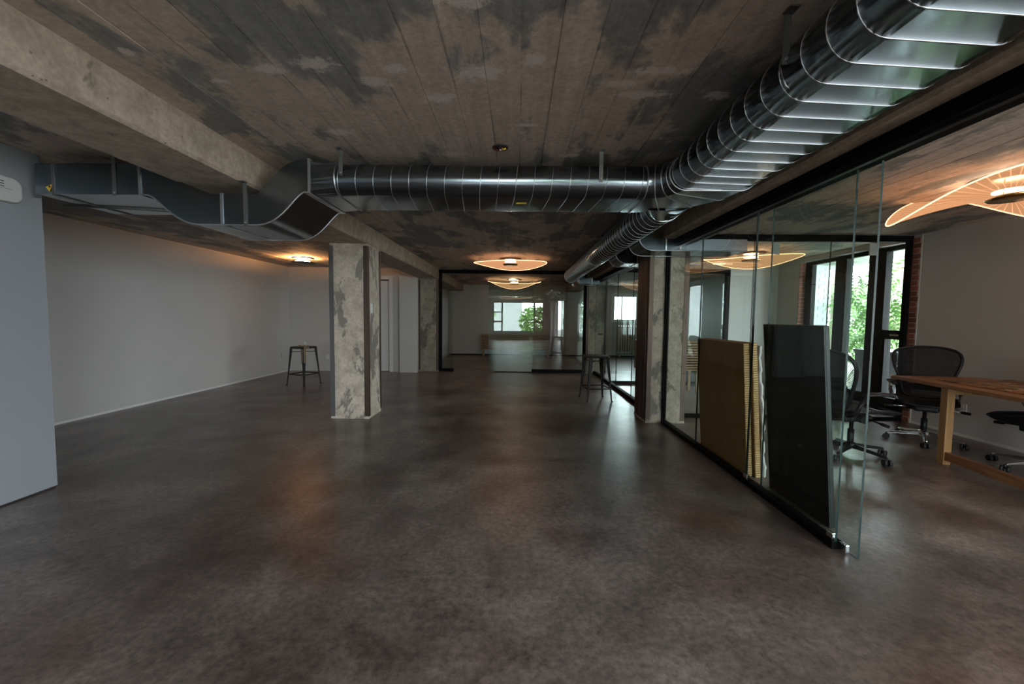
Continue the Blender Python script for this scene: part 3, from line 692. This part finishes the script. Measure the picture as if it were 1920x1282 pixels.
# ------------------------------------------------------------------ metal stools
def stool(x, y, rz, label, H=.745, wt=.165, wb=.212):
    e = tag(empty('metal_stool', (x, y, 0), rz), label, 'stool', 'black metal bar stools')
    m = MB(); r = .045; pts = []
    S = .175
    for cx, cy, a0 in ((S - r, S - r, 0), (-S + r, S - r, PI / 2), (-S + r, -S + r, PI), (S - r, -S + r, 3 * PI / 2)):
        for k in range(6): a = a0 + PI / 2 * k / 5; pts.append((cx + r * math.cos(a), cy + r * math.sin(a)))
    m.loft([[(a * s, b * s, z) for a, b in pts] for s, z in ((1.02, H - .035), (1.02, H - .008), (.985, H), (.90, H - .002), (.6, H - .005), (.1, H - .006))], smooth=True)
    m.build('seat', 'black_metal', e, world=False)
    B(-.05, -.013, H - .006, .05, .013, H - .0035).build('hand_slot', 'dark_gap', e, world=False, bevel=.001)
    for sx in (1, -1):
        for sy in (1, -1):
            m = MB(); rings = []
            for z, w_, dpt in ((H - .03, .040, .014), (H - .12, .038, .014), (H * .5, .026, .012), (.06, .017, .010), (.0, .015, .010)):
                t = 1 - z / (H - .03); c = wt + (wb - wt) * t ** 1.15
                # folded sheet leg: V section with its ridge on the outer corner
                o = c + .004
                rings.append([(sx * o, sy * o, z), (sx * o, sy * (o - w_ * 1.5), z), (sx * (o - .008), sy * (o - w_ * 1.5), z), (sx * (o - .012), sy * (o - .012), z), (sx * (o - w_ * 1.5), sy * (o - .008), z), (sx * (o - w_ * 1.5), sy * o, z)])
            m.loft(rings, smooth=False)
            m.build('leg', 'black_metal', e, world=False, bevel=.004)
            B(sx * wb + .014, sy * wb + .014, 0, sx * wb - .014, sy * wb - .014, .012).build('foot', 'black_rubber', e, world=False)
    q = .195
    for zz_, qq in ((.21, .195),):
        for p in (((-qq, -qq), (qq, -qq)), ((qq, -qq), (qq, qq)), ((qq, qq), (-qq, qq)), ((-qq, qq), (-qq, -qq))):
            MB().tube([(*p[0], zz_), (*p[1], zz_)], .007, 6, flat=1.6).build('rung', 'black_metal', e, world=False)
    for p in (((-.17, -.17), (.17, .17)), ((-.17, .17), (.17, -.17))):
        MB().tube([(*p[0], H - .10), (*p[1], H - .10)], .007, 6).build('cross_brace', 'black_metal', e, world=False)
    return e
stool(1.315, 6.79, math.radians(9), 'black metal stool standing beside the glass wall on the right')
stool(-4.17, 7.93, math.radians(73), 'black metal stool with a rag on it by the left wall')
# rag draped over the left stool and a bulb lying on it
rg = random.Random(11); m = MB(); rows = []
NX, NY = 16, 22
ca, sa = math.cos(-.48), math.sin(-.48)
for i in range(NY + 1):
    row = []
    for j in range(NX + 1):
        u = (j / NX - .5) * .34; s = i / NY * .50 - .33          # s runs front(-) .. back
        fr = -.20
        z = .752 + .010 * math.sin(u * 40 + s * 9) + .008 * math.sin(s * 31 + u * 12); yy = s
        if s < fr: z -= (fr - s) * 2.4; yy = fr - .04 - .02 * math.sin((fr - s) * 9) - .012 * math.sin(u * 55)
        if abs(u) > .13: z -= (abs(u) - .13) * .5
        wu = u * (1 if s > fr + .06 else .45); row.append((-4.17 + wu * ca + yy * sa, 7.93 - wu * sa * -1 + yy * ca, z))
    rows.append(row)
m.loft(rows, closed=False, caps=False); o = m.build('rag', 'rag_cloth'); tag(o, 'crumpled beige rag draped over the left stool', 'rag')
so = o.modifiers.new('cloth_thickness', 'SOLIDIFY'); so.thickness = .004
bl = tag(empty('light_bulb', (-4.17, 7.96, .806)), 'white light bulb lying on the rag on the left stool', 'light bulb')
MB().lathe([(.012, -.055), (.016, -.03), (.030, -.005), (.036, .02), (.030, .045), (.014, .058), (.002, .061)], 16).build('bulb_globe', 'white_plastic', bl, world=False)
MB().lathe([(.008, -.085), (.013, -.08), (.013, -.054), (.010, -.054)], 12).build('bulb_cap', 'polished_aluminium', bl, world=False)
bl.rotation_euler = (math.radians(80), 0, .6)

# ------------------------------------------------------------------ mesh task chairs
def task_chair(x, y, ang, label, metal):
    e = tag(empty('task_chair', (x, y, 0), ang), label, 'office chair', 'black mesh task chairs around the table')
    def bd(m, n, mt, **k): return m.build(n, mt, e, world=False, **k)
    # --- backrest (local front = +Y)
    hw = [(0, .150), (.06, .185), (.14, .20), (.24, .225), (.34, .262), (.43, .285), (.49, .285), (.535, .265), (.565, .22), (.585, .14), (.592, .05)]
    def bp(xx, s):
        yy = -.215 - .19 * s - .05 * math.sin(s / .59 * PI) * -1 + .55 * xx * xx
        return (xx, yy, .485 + s * .975)
    out = [bp(w_, s) for s, w_ in hw] + [bp(-w_, s) for s, w_ in hw[::-1]]
    def sm(p, it=2):
        for _ in range(it):
            q = []
            for i in range(len(p)):
                a, b = Vector(p[i]), Vector(p[(i + 1) % len(p)]); q += [a * .75 + b * .25, a * .25 + b * .75]
            p = q
        return p
    bd(MB().tube(sm(out), .019, 8, loop=True, flat=.75), 'back_frame', 'black_plastic')
    rows = []
    for s, w_ in hw: rows.append([bp((k / 8 * 2 - 1) * w_, s) for k in range(9)])
    m = MB(); m.loft(rows, closed=False, caps=False); bd(m, 'back_mesh', 'chair_mesh')
    m = MB(); m.loft([[(xx, bp(xx, s)[1] - .03, bp(xx, s)[2]) for xx in [(-.2 + .05 * k) for k in range(9)]] for s in (.08, .11, .16, .19)], closed=False, caps=False)
    o = bd(m, 'lumbar_pad', 'black_plastic'); o.modifiers.new('pad', 'SOLIDIFY').thickness = .014
    # yoke carrying the back
    for s_ in (1, -1):
        bd(MB().tube([(s_ * .05, -.12, .40), (s_ * .14, -.22, .41), (s_ * .215, -.27, .50), (s_ * .235, -.265, .62), (s_ * .235, -.265, .72)], [.022, .022, .02, .017, .013], 8), 'back_yoke', 'black_plastic')
    # --- seat
    def sp(a, t):
        w_ = .245 + .02 * math.cos(t * 3) if t > .2 else .20 + .23 * t
        yy = -.20 + t * .46; return (a * w_, yy, .455 + .035 * abs(a) ** 3 - (.03 * max(0, t - .8) * 6) ** 1.2 + .01 * t)
    ts = [i / 10 for i in range(11)]
    rows = [[sp(k / 5 - 1, t) for k in range(11)] for t in ts]
    m = MB(); m.loft(rows, closed=False, caps=False); o = bd(m, 'seat_mesh', 'charcoal_fabric'); o.modifiers.new('pad', 'SOLIDIFY').thickness = .012
    rim = [r[-1] for r in rows] + rows[-1][::-1][1:] + [r[0] for r in rows[::-1]][1:] + rows[0][1:-1]
    bd(MB().tube(rim, .017, 8, loop=True, flat=.9), 'seat_frame', 'black_plastic')
    # --- mechanism
    m = MB().box(-.10, -.15, .36, .10, .13, .43); bd(m, 'tilt_mechanism', 'black_plastic', bevel=.02, seg=3)
    bd(MB().tube([(-.16, 0, .395), (.16, 0, .395)], .036, 12), 'torsion_tube', 'black_plastic')
    for s_ in (1, -1):
        o = bd(MB().tube([(s_ * .14, .05, .40), (s_ * .30, .06, .385)], .008, 8), 'lever', metal)
        MB().tube([(s_ * .27, .058, .388), (s_ * .34, .063, .381)], .015, 8).build('lever_knob', 'black_plastic', o, world=False)
        # arms
        bd(MB().tube([(s_ * .16, -.17, .43), (s_ * .27, -.19, .47), (s_ * .292, -.17, .56), (s_ * .292, -.10, .645)], [.018, .02, .019, .017], 8), 'arm_post', metal)
        m = MB(); pts = [(s_ * .292, -.14, .66), (s_ * .295, -.05, .672), (s_ * .290, .06, .672), (s_ * .275, .13, .66), (s_ * .268, .15, .645)]
        m.tube(pts, [.03, .042, .044, .038, .02], 10, flat=.42); bd(m, 'armrest', 'black_rubber')
    bd(MB().lathe([(.028, .11), (.028, .27), (.018, .27), (.018, .37)], 16), 'gas_cylinder', 'black_plastic')
    bd(MB().lathe([(.03, .085), (.05, .09), (.052, .125), (.035, .14)], 18), 'hub', metal)
    for k in range(5):
        a = 2 * PI * k / 5 + .3; c, s_ = math.cos(a), math.sin(a)
        m = MB(); rings = []
        for rr, w_, z0, z1 in ((.03, .032, .085, .130), (.16, .026, .080, .112), (.30, .020, .070, .092), (.325, .016, .068, .086)):
            rings.append([(c * rr - s_ * w_, s_ * rr + c * w_, z0), (c * rr + s_ * w_, s_ * rr - c * w_, z0), (c * rr + s_ * w_ * .5, s_ * rr - c * w_ * .5, z1), (c * rr - s_ * w_ * .5, s_ * rr + c * w_ * .5, z1)])
        m.loft(rings, smooth=False); lg = bd(m, 'base_leg', metal, bevel=.005)
        m = MB(); cx, cy = c * .325, s_ * .325; b2 = a + 1.1 + k
        ax = Vector((math.cos(b2), math.sin(b2), 0))
        m.tube([Vector((cx, cy, .03)) - ax * .031, Vector((cx, cy, .03)) - ax * .010], .03, 14); m.tube([Vector((cx, cy, .03)) + ax * .010, Vector((cx, cy, .03)) + ax * .031], .03, 14)
        m.tube([(cx, cy, .03), (cx, cy, .075)], .009, 8); m.build('caster', 'black_rubber', lg, world=False)
    return e
task_chair(3.38, 4.12, -PI / 2, 'black mesh task chair with dark base behind the black screen', 'black_plastic')
task_chair(4.60, 4.62, math.radians(140), 'black mesh task chair with shiny base at the corner end of the table', 'polished_aluminium')
task_chair(4.77, 3.70, PI / 2, 'black mesh task chair cut off by the right edge of the picture', 'polished_aluminium')

# ------------------------------------------------------------------ table
ta = math.atan2(-.17, -1.32) + PI / 2 - PI      # turn of the long side
tb = tag(empty('work_table', (4.125, 4.544, 0), math.radians(-7.3)), 'long wooden work table with chunky legs and a low stretcher', 'table')
# local: +x to the wall, -y towards the camera, origin at the far left corner
LT, WT, HT = 2.5, .88, .765
B(0, -LT, HT - .035, WT, 0, HT).build('table_top', 'table_wood', tb, world=False, bevel=.004)
for px in (.0, WT - .075):
    for py in (-.60, -LT + .5): B(px + .02, py - .075, 0, px + .085, py, HT - .035).build('leg', 'leg_wood', tb, world=False, bevel=.004)
    B(px + .03, -LT + .5, .045, px + .075, -.64, .125).build('stretcher', 'table_wood', tb, world=False, bevel=.003)
B(.05, -.62, HT - .10, WT - .05, -.58, HT - .035).build('cross_rail', 'leg_wood', tb, world=False, bevel=.003); B(.05, -LT + .44, HT - .10, WT - .05, -LT + .48, HT - .035).build('cross_rail', 'leg_wood', tb, world=False, bevel=.003)
B(.10, -.16, HT - .060, .24, -.10, HT - .035).build('batten', 'leg_wood', tb, world=False, bevel=.002)
m = MB(); rows = []
for i in range(11):
    row = []
    for j in range(9):
        u, v = i / 10, j / 8; lift = .022 * max(0, v - .75) * max(0, .5 - u) * 8 + .006 * math.sin(u * 7) * v
        row.append((.17 + v * .66, -.33 - u * 1.1, HT + .002 + abs(lift)))
    rows.append(row)
m.loft(rows, closed=False, caps=False); o = m.build('art_print', 'abstract_print'); o.location = tb.location; o.rotation_euler = tb.rotation_euler
o.modifiers.new('paper', 'SOLIDIFY').thickness = -.002; tag(o, 'large brown and black art print lying on the wooden table', 'art print')

# ------------------------------------------------------------------ things leaning on the glass
def leaning(name, y0, y1, h_, xb, xt, t, mats, label, cat, bev=.004):
    a = math.asin((xb - xt) / h_); e = tag(empty(name, (xb, (y0 + y1) / 2, 0)), label, cat); e.rotation_euler = (0, -a, 0)
    return e, (y1 - y0) / 2, h_, t
def flute_sheet(xb, xt, y0, y1, h_, t, label, name='cardboard_panel', mat='cardboard'):
    e, hy, hh, t = leaning(name, y0, y1, h_, xb, xt, t, None, label, 'cardboard')
    B(0, -hy, 0, t, hy, hh).build('board', mat, e, world=False, bevel=.003)
    m = MB(); n = 60; g = random.Random(int(xb * 1000))
    for i in range(n):
        z0 = hh * i / n; d = g.uniform(.001, .006); m.box(.004, -hy - d, z0 + .001, t - .004, -hy + .004, z0 + hh / n * .72)
    o = m.build('crushed_edge', 'corrugated_edge', e, world=False); o['kind'] = 'stuff'
    return e
flute_sheet(2.000, 1.922, 3.50, 4.39, 1.155, .050, 'brown cardboard slab leaning inside the glass, nearest the glass')
flute_sheet(2.060, 1.978, 3.47, 4.37, 1.160, .045, 'second brown cardboard slab leaning behind the first one')
e, hy, hh, t = leaning('packing_sheet', 3.46, 4.35, 1.14, 2.125, 2.030, .02, None, 'crinkled white packing sheet leaning behind the cardboard slabs', 'packing sheet')
m = MB(); g = random.Random(4)
def crk(z, k): return .010 * math.sin(z * 37 + k) + .006 * math.sin(z * 90 + k * 2)
for xo in (0.0,):
    rows = [[(.004 + .006 * math.sin(yy * 23 + z * 9), yy + (crk(z, 1) if abs(yy + hy) < .01 else 0), z) for yy in [-hy + 2 * hy * k / 20 for k in range(21)]] for z in [hh * i / 44 for i in range(45)]]
    m.loft(rows, closed=False, caps=False)
o = m.build('sheet', 'paper_white', e, world=False); o.modifiers.new('sheet_thickness', 'SOLIDIFY').thickness = .018
e, hy, hh, t = leaning('flat_screen', 2.63, 3.27, 1.325, 2.060, 1.948, .05, None, 'tall black flat screen standing on end against the glass', 'screen')
B(.004, -hy, 0, .036, hy, hh).build('back_shell', 'black_plastic', e, world=False, bevel=.006)
B(0, -hy + .012, .012, .005, hy - .012, hh - .012).build('screen_glass', 'black_screen_glass', e, world=False)
for z0, z1, ya, yb in ((0, .012, -hy, hy), (hh - .012, hh, -hy, hy), (.012, hh - .012, -hy, -hy + .012), (.012, hh - .012, hy - .012, hy)):
    B(-.002, ya, z0, .006, yb, z1).build('bezel', 'black_plastic', e, world=False)
B(.036, -hy * .6, .3, .062, hy * .6, 1.0).build('rear_bulge', 'black_plastic', e, world=False, bevel=.012)
for yy, zz_ in ((-.06, .47), (.14, .52), (-.08, .16), (.10, .20)):
    c_ = MB().lathe([(.014, 0), (.014, .004), (.010, .006)], 12).build('mount_cap', 'black_rubber', e, world=False)
    c_.rotation_euler = (0, -PI / 2, 0); c_.location = (-.0005, yy, zz_)

# ------------------------------------------------------------------ small wall and ceiling fittings
def plate(name, c, n_ax, w_, h_, label, cat, slots):
    """cover plate on a wall; n_ax = outward normal axis"""
    e = tag(empty(name, c), label, cat); e.rotation_euler = (0, 0, {'+x': PI / 2, '-x': -PI / 2, '-y': 0}[n_ax])
    B(-w_ / 2, -.007, -h_ / 2, w_ / 2, 0, h_ / 2).build('cover_plate', 'white_plastic', e, world=False, bevel=.002)
    for nm, x0, z0, x1, z1, mt in slots: B(x0, -.010, z0, x1, -.006, z1).build(nm, mt, e, world=False)
    return e
OUT = [('socket', -.016, .008, .016, .040, 'white_trim'), ('socket', -.016, -.040, .016, -.008, 'white_trim')]
plate('light_switch', (-1.9365 + .004, 5.41, 1.45), '+x', .085, .125, 'white light switch on the side of the middle concrete column', 'light switch', [('rocker', -.018, -.036, .018, .036, 'white_trim')])
plate('wall_outlet', (-4.62, YB, .35), '-y', .08, .12, 'white wall outlet low on the nook back wall behind the stool', 'wall outlet', OUT)
plate('wall_outlet', (XR, 4.875, .33), '-x', .08, .12, 'white wall outlet low on the conference room wall', 'wall outlet', OUT)
plate('cable_plate', (XL, 9.50, .39), '+x', .05, .19, 'narrow cable plate low on the long left wall', 'wall plate', [('slot', -.006, -.08, .006, .08, 'dark_gap')])
dv = tag(empty('wall_device', (XN, 2.70, 2.195)), 'white rounded wall device with green light on the near left partition', 'wall device')
pts = []; hw_, hh_, r = .225, .085, .055
for cy, cz, a0 in ((hw_ - r, hh_ - r, 0), (-hw_ + r, hh_ - r, PI / 2), (-hw_ + r, -hh_ + r, PI), (hw_ - r, -hh_ + r, 3 * PI / 2)):
    for k in range(7): a = a0 + PI / 2 * k / 6; pts.append((cy + r * math.cos(a), cz + r * math.sin(a)))
m = MB(); m.loft([[(x, a * s, b * s) for a, b in pts] for x, s in ((0, 1), (.030, 1), (.038, .97), (.040, .93))], smooth=False); m.build('case', 'white_plastic', dv, world=False)
B(.030, .02, -.082, .0385, .12, -.074).build('status_light', 'green_led', dv, world=False)
for i in range(3): B(.0395, -.02 + .012 * i, .045 - .017 * i, .0412, .115, .050 - .017 * i).build('printed_line', 'black_frame', dv, world=False)
B(.0395, .09, .000, .0410, .16, .003).build('printed_line', 'planter_grey', dv, world=False)
jb = tag(empty('junction_box', (-.13, 3.00, ZC - .004)), 'open ceiling junction hole with red and yellow wires above the cross duct', 'junction box')
jb.location = (-.13, 2.86, ZC - .004)
MB().lathe([(.045, -.004), (.055, -.006), (.055, .0), (.045, .0)], 20).build('rim', 'grey_steel_angle', jb, world=False)
MB().lathe([(.002, -.001), (.044, -.001), (.044, .001), (.002, .001)], 20).build('dark_opening', 'dark_gap', jb, world=False)
MB().tube([(-.03, 0, 0), (-.035, -.01, -.02), (-.01, -.02, -.03), (.0, 0, -.002)], .006, 6).build('wire', 'wire_red', jb, world=False)
MB().tube([(.01, 0, 0), (.02, -.02, -.022), (.035, -.01, -.014), (.03, .01, -.002)], .006, 6).build('wire', 'yellow_tape', jb, world=False)
MB().tube([(-.008, 0, 0), (.0, -.015, -.028), (.012, -.01, -.02), (.01, .01, -.002)], .005, 6).build('wire', 'white_plastic', jb, world=False)

# ------------------------------------------------------------------ furniture beyond the glass
def slat_cabinet(x0, x1, y0, y1, z0, z1, label, nsl):
    e = tag(empty('slatted_cabinet', ((x0 + x1) / 2, (y0 + y1) / 2, 0)), label, 'cabinet')
    B(x0, y0, z1 - .03, x1, y1, z1).build('cabinet_top', 'cabinet_wood', e, bevel=.003)
    B(x0 + .02, y0 + .03, z0, x1 - .02, y1, z1 - .03).build('carcass', 'dark_gap', e)
    for xa in (x0, x1 - .025): B(xa, y0, z0, xa + .025, y1, z1 - .03).build('side_panel', 'cabinet_wood', e)
    for i in range(nsl):
        za = z0 + (z1 - .03 - z0) * i / nsl; B(x0 + .025, y0, za + .004, x1 - .025, y0 + .03, za + (z1 - z0 - .03) / nsl * .68).build('slat', 'cabinet_wood', e)
    for xa in (x0 + .05, x1 - .10):
        for ya in (y0 + .02, y1 - .07): B(xa, ya, 0, xa + .045, ya + .045, z0).build('leg', 'cabinet_wood', e)
slat_cabinet(2.25, 3.36, 7.40, 7.85, .42, .96, 'slatted wooden cabinet on legs behind the right column', 11)
slat_cabinet(-1.24, 1.14, 14.05, 14.5, .24, .76, 'low slatted wooden sideboard at the far wall', 9)
rad = tag(empty('radiator', (3.95, 14.5, 0)), 'old cast iron radiator under the far white window', 'radiator')
for i in range(10):
    x = 3.58 + i * .085
    m = MB()
    for yy in (14.45, 14.55): m.tube([(x, yy, .16), (x, yy, 1.06)], .026, 8)
    m.tube([(x, 14.43, .18), (x, 14.5, .13), (x, 14.57, .18)], .028, 8); m.tube([(x, 14.43, 1.04), (x, 14.5, 1.10), (x, 14.57, 1.04)], .028, 8)
    m.build('radiator_section', 'radiator_paint', rad)
MB().tube([(3.58, 14.5, .17), (4.35, 14.5, .17)], .02, 8).build('pipe', 'radiator_paint', rad)
for x in (3.62, 4.31): B(x - .02, 14.43, 0, x + .02, 14.57, .14).build('foot', 'radiator_paint', rad)

# ------------------------------------------------------------------ outdoors
struct(B(XR + .3, -20, -.3, 40, 40, -.06).build('ground', 'paving'), 'paved ground outside')
struct(B(-20, -30, -.3, XR + .3, YR - .3, -.06).build('ground', 'paving')); struct(B(-20, YF + .3, -.3, XR + .3, 40, -.06).build('ground', 'paving'))
struct(B(XR + .3, 4.2, 2.46, 6.75, 12.0, 2.70).build('canopy_soffit', 'soffit_concrete'), 'concrete canopy over the window outside')
bw = tag(empty('white_brick_wall', (6.0, 8.35, 0)), 'white painted brick wall outside the left window pane', 'brick wall')
B(5.6, 8.34, -.06, 6.24, 8.6, 2.46).build('mortar_bed', 'white_brick', bw)
bmesh_w = None
for i in range(34):
    for j in range(4):
        x0 = 5.6 + j * .215 - (.107 if i % 2 else 0); x1 = x0 + .205; x0, x1 = max(x0, 5.6), min(x1, 6.24)
        if x1 - x0 < .03: continue
        if bmesh_w is None: b = B(-.5, -.5, -.5, .5, .5, .5).build('brick', 'white_brick', bw, world=False); bmesh_w = b.data
        else: b = bpy.data.objects.new('brick', bmesh_w); COL.objects.link(b); b.parent = bw
        b.location = Vector(((x0 + x1) / 2, 8.338, .02 + i * .072)) - bw.location; b.scale = (x1 - x0, .02, .062)
# pinnate leaf: stalk with paired leaflets
def leaf_mesh():
    m = MB(); n = 9; L = .55
    for i in range(n):
        t = .18 + .82 * i / (n - 1); x = t * L; dr_ = -.18 * t * t
        for s_ in (1, -1):
            l = .15 * (1 - .45 * abs(t - .5)); a = math.radians(58)
            dx, dy = math.cos(a) * l, s_ * math.sin(a) * l; wx, wy = -s_ * math.sin(a) * .022, math.cos(a) * .022
            m.add([(x, 0, dr_), (x + dx * .45 + wx, dy * .45 + wy, dr_ + .012), (x + dx, dy, dr_ - .035), (x + dx * .45 - wx, dy * .45 - wy, dr_ + .012)], [(0, 1, 2, 3)])
    m.add([(0, -.003, 0), (L * .5, -.003, -.045), (L, 0, -.18), (L * .5, .003, -.045), (0, .003, 0)], [(0, 1, 2, 3, 4)])
    return m
tr = tag(empty('tree', (8.6, 9.4, -.06)), 'leafy tree with leaning trunk outside the window', 'tree')
MB().tube([(8.9, 9.0, -.06), (8.75, 9.3, .9), (8.55, 9.6, 1.6), (8.9, 9.6, 2.4), (9.6, 9.5, 3.3)], [.20, .17, .16, .14, .11], 12).build('trunk', 'bark', tr)
MB().tube([(7.55, 9.9, -.06), (7.6, 9.85, 1.4), (7.5, 9.8, 3.2)], [.17, .15, .12], 12).build('trunk', 'bark', tr)
MB().tube([(8.1, 8.6, .9), (8.6, 8.9, 1.35), (9.6, 9.5, 2.6)], [.08, .12, .15], 10).build('branch', 'bark', tr)
g = random.Random(21); lm = None; lm2 = None
for i in range(280):
    y = g.uniform(7.4, 11.5); ratio = g.uniform(.77, .98); x = y * ratio + g.uniform(-.1, .1)
    if x < 6.3: x += .5
    z = g.uniform(.75, 2.35) if g.random() < .8 else g.uniform(.3, 1.0)
    if x < 7.2: z = max(z, 1.1)
    if lm is None: o = leaf_mesh().build('leaf', 'green_leaf', tr, world=False); lm = o.data
    else: o = bpy.data.objects.new('leaf', lm); COL.objects.link(o); o.parent = tr
    o.location = Vector((x, y, z)) - tr.location; o.rotation_euler = (g.uniform(-.7, .7), g.uniform(-.2, .9), g.uniform(0, 2 * PI)); s = g.uniform(.8, 1.45); o.scale = (s, s, s)
sg = tag(empty('street_sign', (9.6, 10.2, -.06)), 'red street sign half hidden by leaves outside', 'sign')
B(9.35, 10.2, 1.75, 9.85, 10.23, 2.05).build('sign_board', 'red_sign', sg); MB().tube([(9.6, 10.25, -.06), (9.6, 10.25, 2.0)], .03, 8).build('post', 'grey_steel_angle', sg)
pl = tag(empty('planter_box', (6.2, 6.75, -.06)), 'grey textured planter box outside the low window pane', 'planter')
m = B(5.85, 6.35, -.06, 6.75, 7.15, .84); m.build('box', 'planter_grey', pl, bevel=.01); B(5.83, 6.33, .84, 6.77, 7.17, .88).build('rim', 'planter_grey', pl, bevel=.006)
def bush(x, y, z, r, h_, n, label, name='tree', trunk=True, leaf='sunny_leaf'):
    e = tag(empty(name, (x, y, -.06)), label, 'tree', 'trees outside the wide rear window' if y < 0 else None); q = random.Random(int(x * 10 + y * 7)); m = MB()
    for i in range(n):
        a, b = q.uniform(0, 2 * PI), math.acos(q.uniform(-1, 1)); rr = r * q.uniform(.55, 1.0)
        c = Vector((x + rr * math.sin(b) * math.cos(a), y + rr * math.sin(b) * math.sin(a), z + h_ * math.cos(b) * rr / r))
        R_ = Matrix.Rotation(q.uniform(0, 6), 3, 'Z') @ Matrix.Rotation(q.uniform(0, 3), 3, 'X'); s = q.uniform(.10, .2)
        m.add([c + R_ @ Vector(v) * s for v in ((-1, 0, 0), (0, -.5, .1), (1, 0, 0), (0, .5, .1))], [(0, 1, 2, 3)])
    o = m.build('foliage', leaf, e); o['kind'] = 'stuff'
    if trunk: MB().tube([(x, y, -.06), (x, y, z)], [.14, .09], 8).build('trunk', 'bark', e)
bush(1.3, -8.3, 1.0, 1.2, 1.2, 1500, 'green bushy tree mirrored right of centre in far glass'); bush(5.4, -11, 1.9, 1.5, 1.8, 1200, 'tall green tree mirrored at the right window panes'); bush(-2.9, -9.5, 1.3, 1.3, 1.3, 900, 'green tree mirrored at the left window panes')
bush(13.5, 13.2, 1.6, 2.6, 2.0, 2600, 'broad hedge-like tree beyond the leaning trunk', leaf='green_leaf')
bh = tag(empty('white_building', (-.6, -16, -.06)), 'bright white building mirrored in the far glass', 'building')
B(-4.5, -18, -.06, .4, -15, 3.6).build('wall', 'white_brick', bh); B(-4.7, -18.2, 3.6, .6, -14.8, 3.8).build('roof', 'soffit_concrete', bh)
B(-3.9, -15.0, 1.0, -2.9, -14.97, 2.4).build('shop_window', 'black_screen_glass', bh)
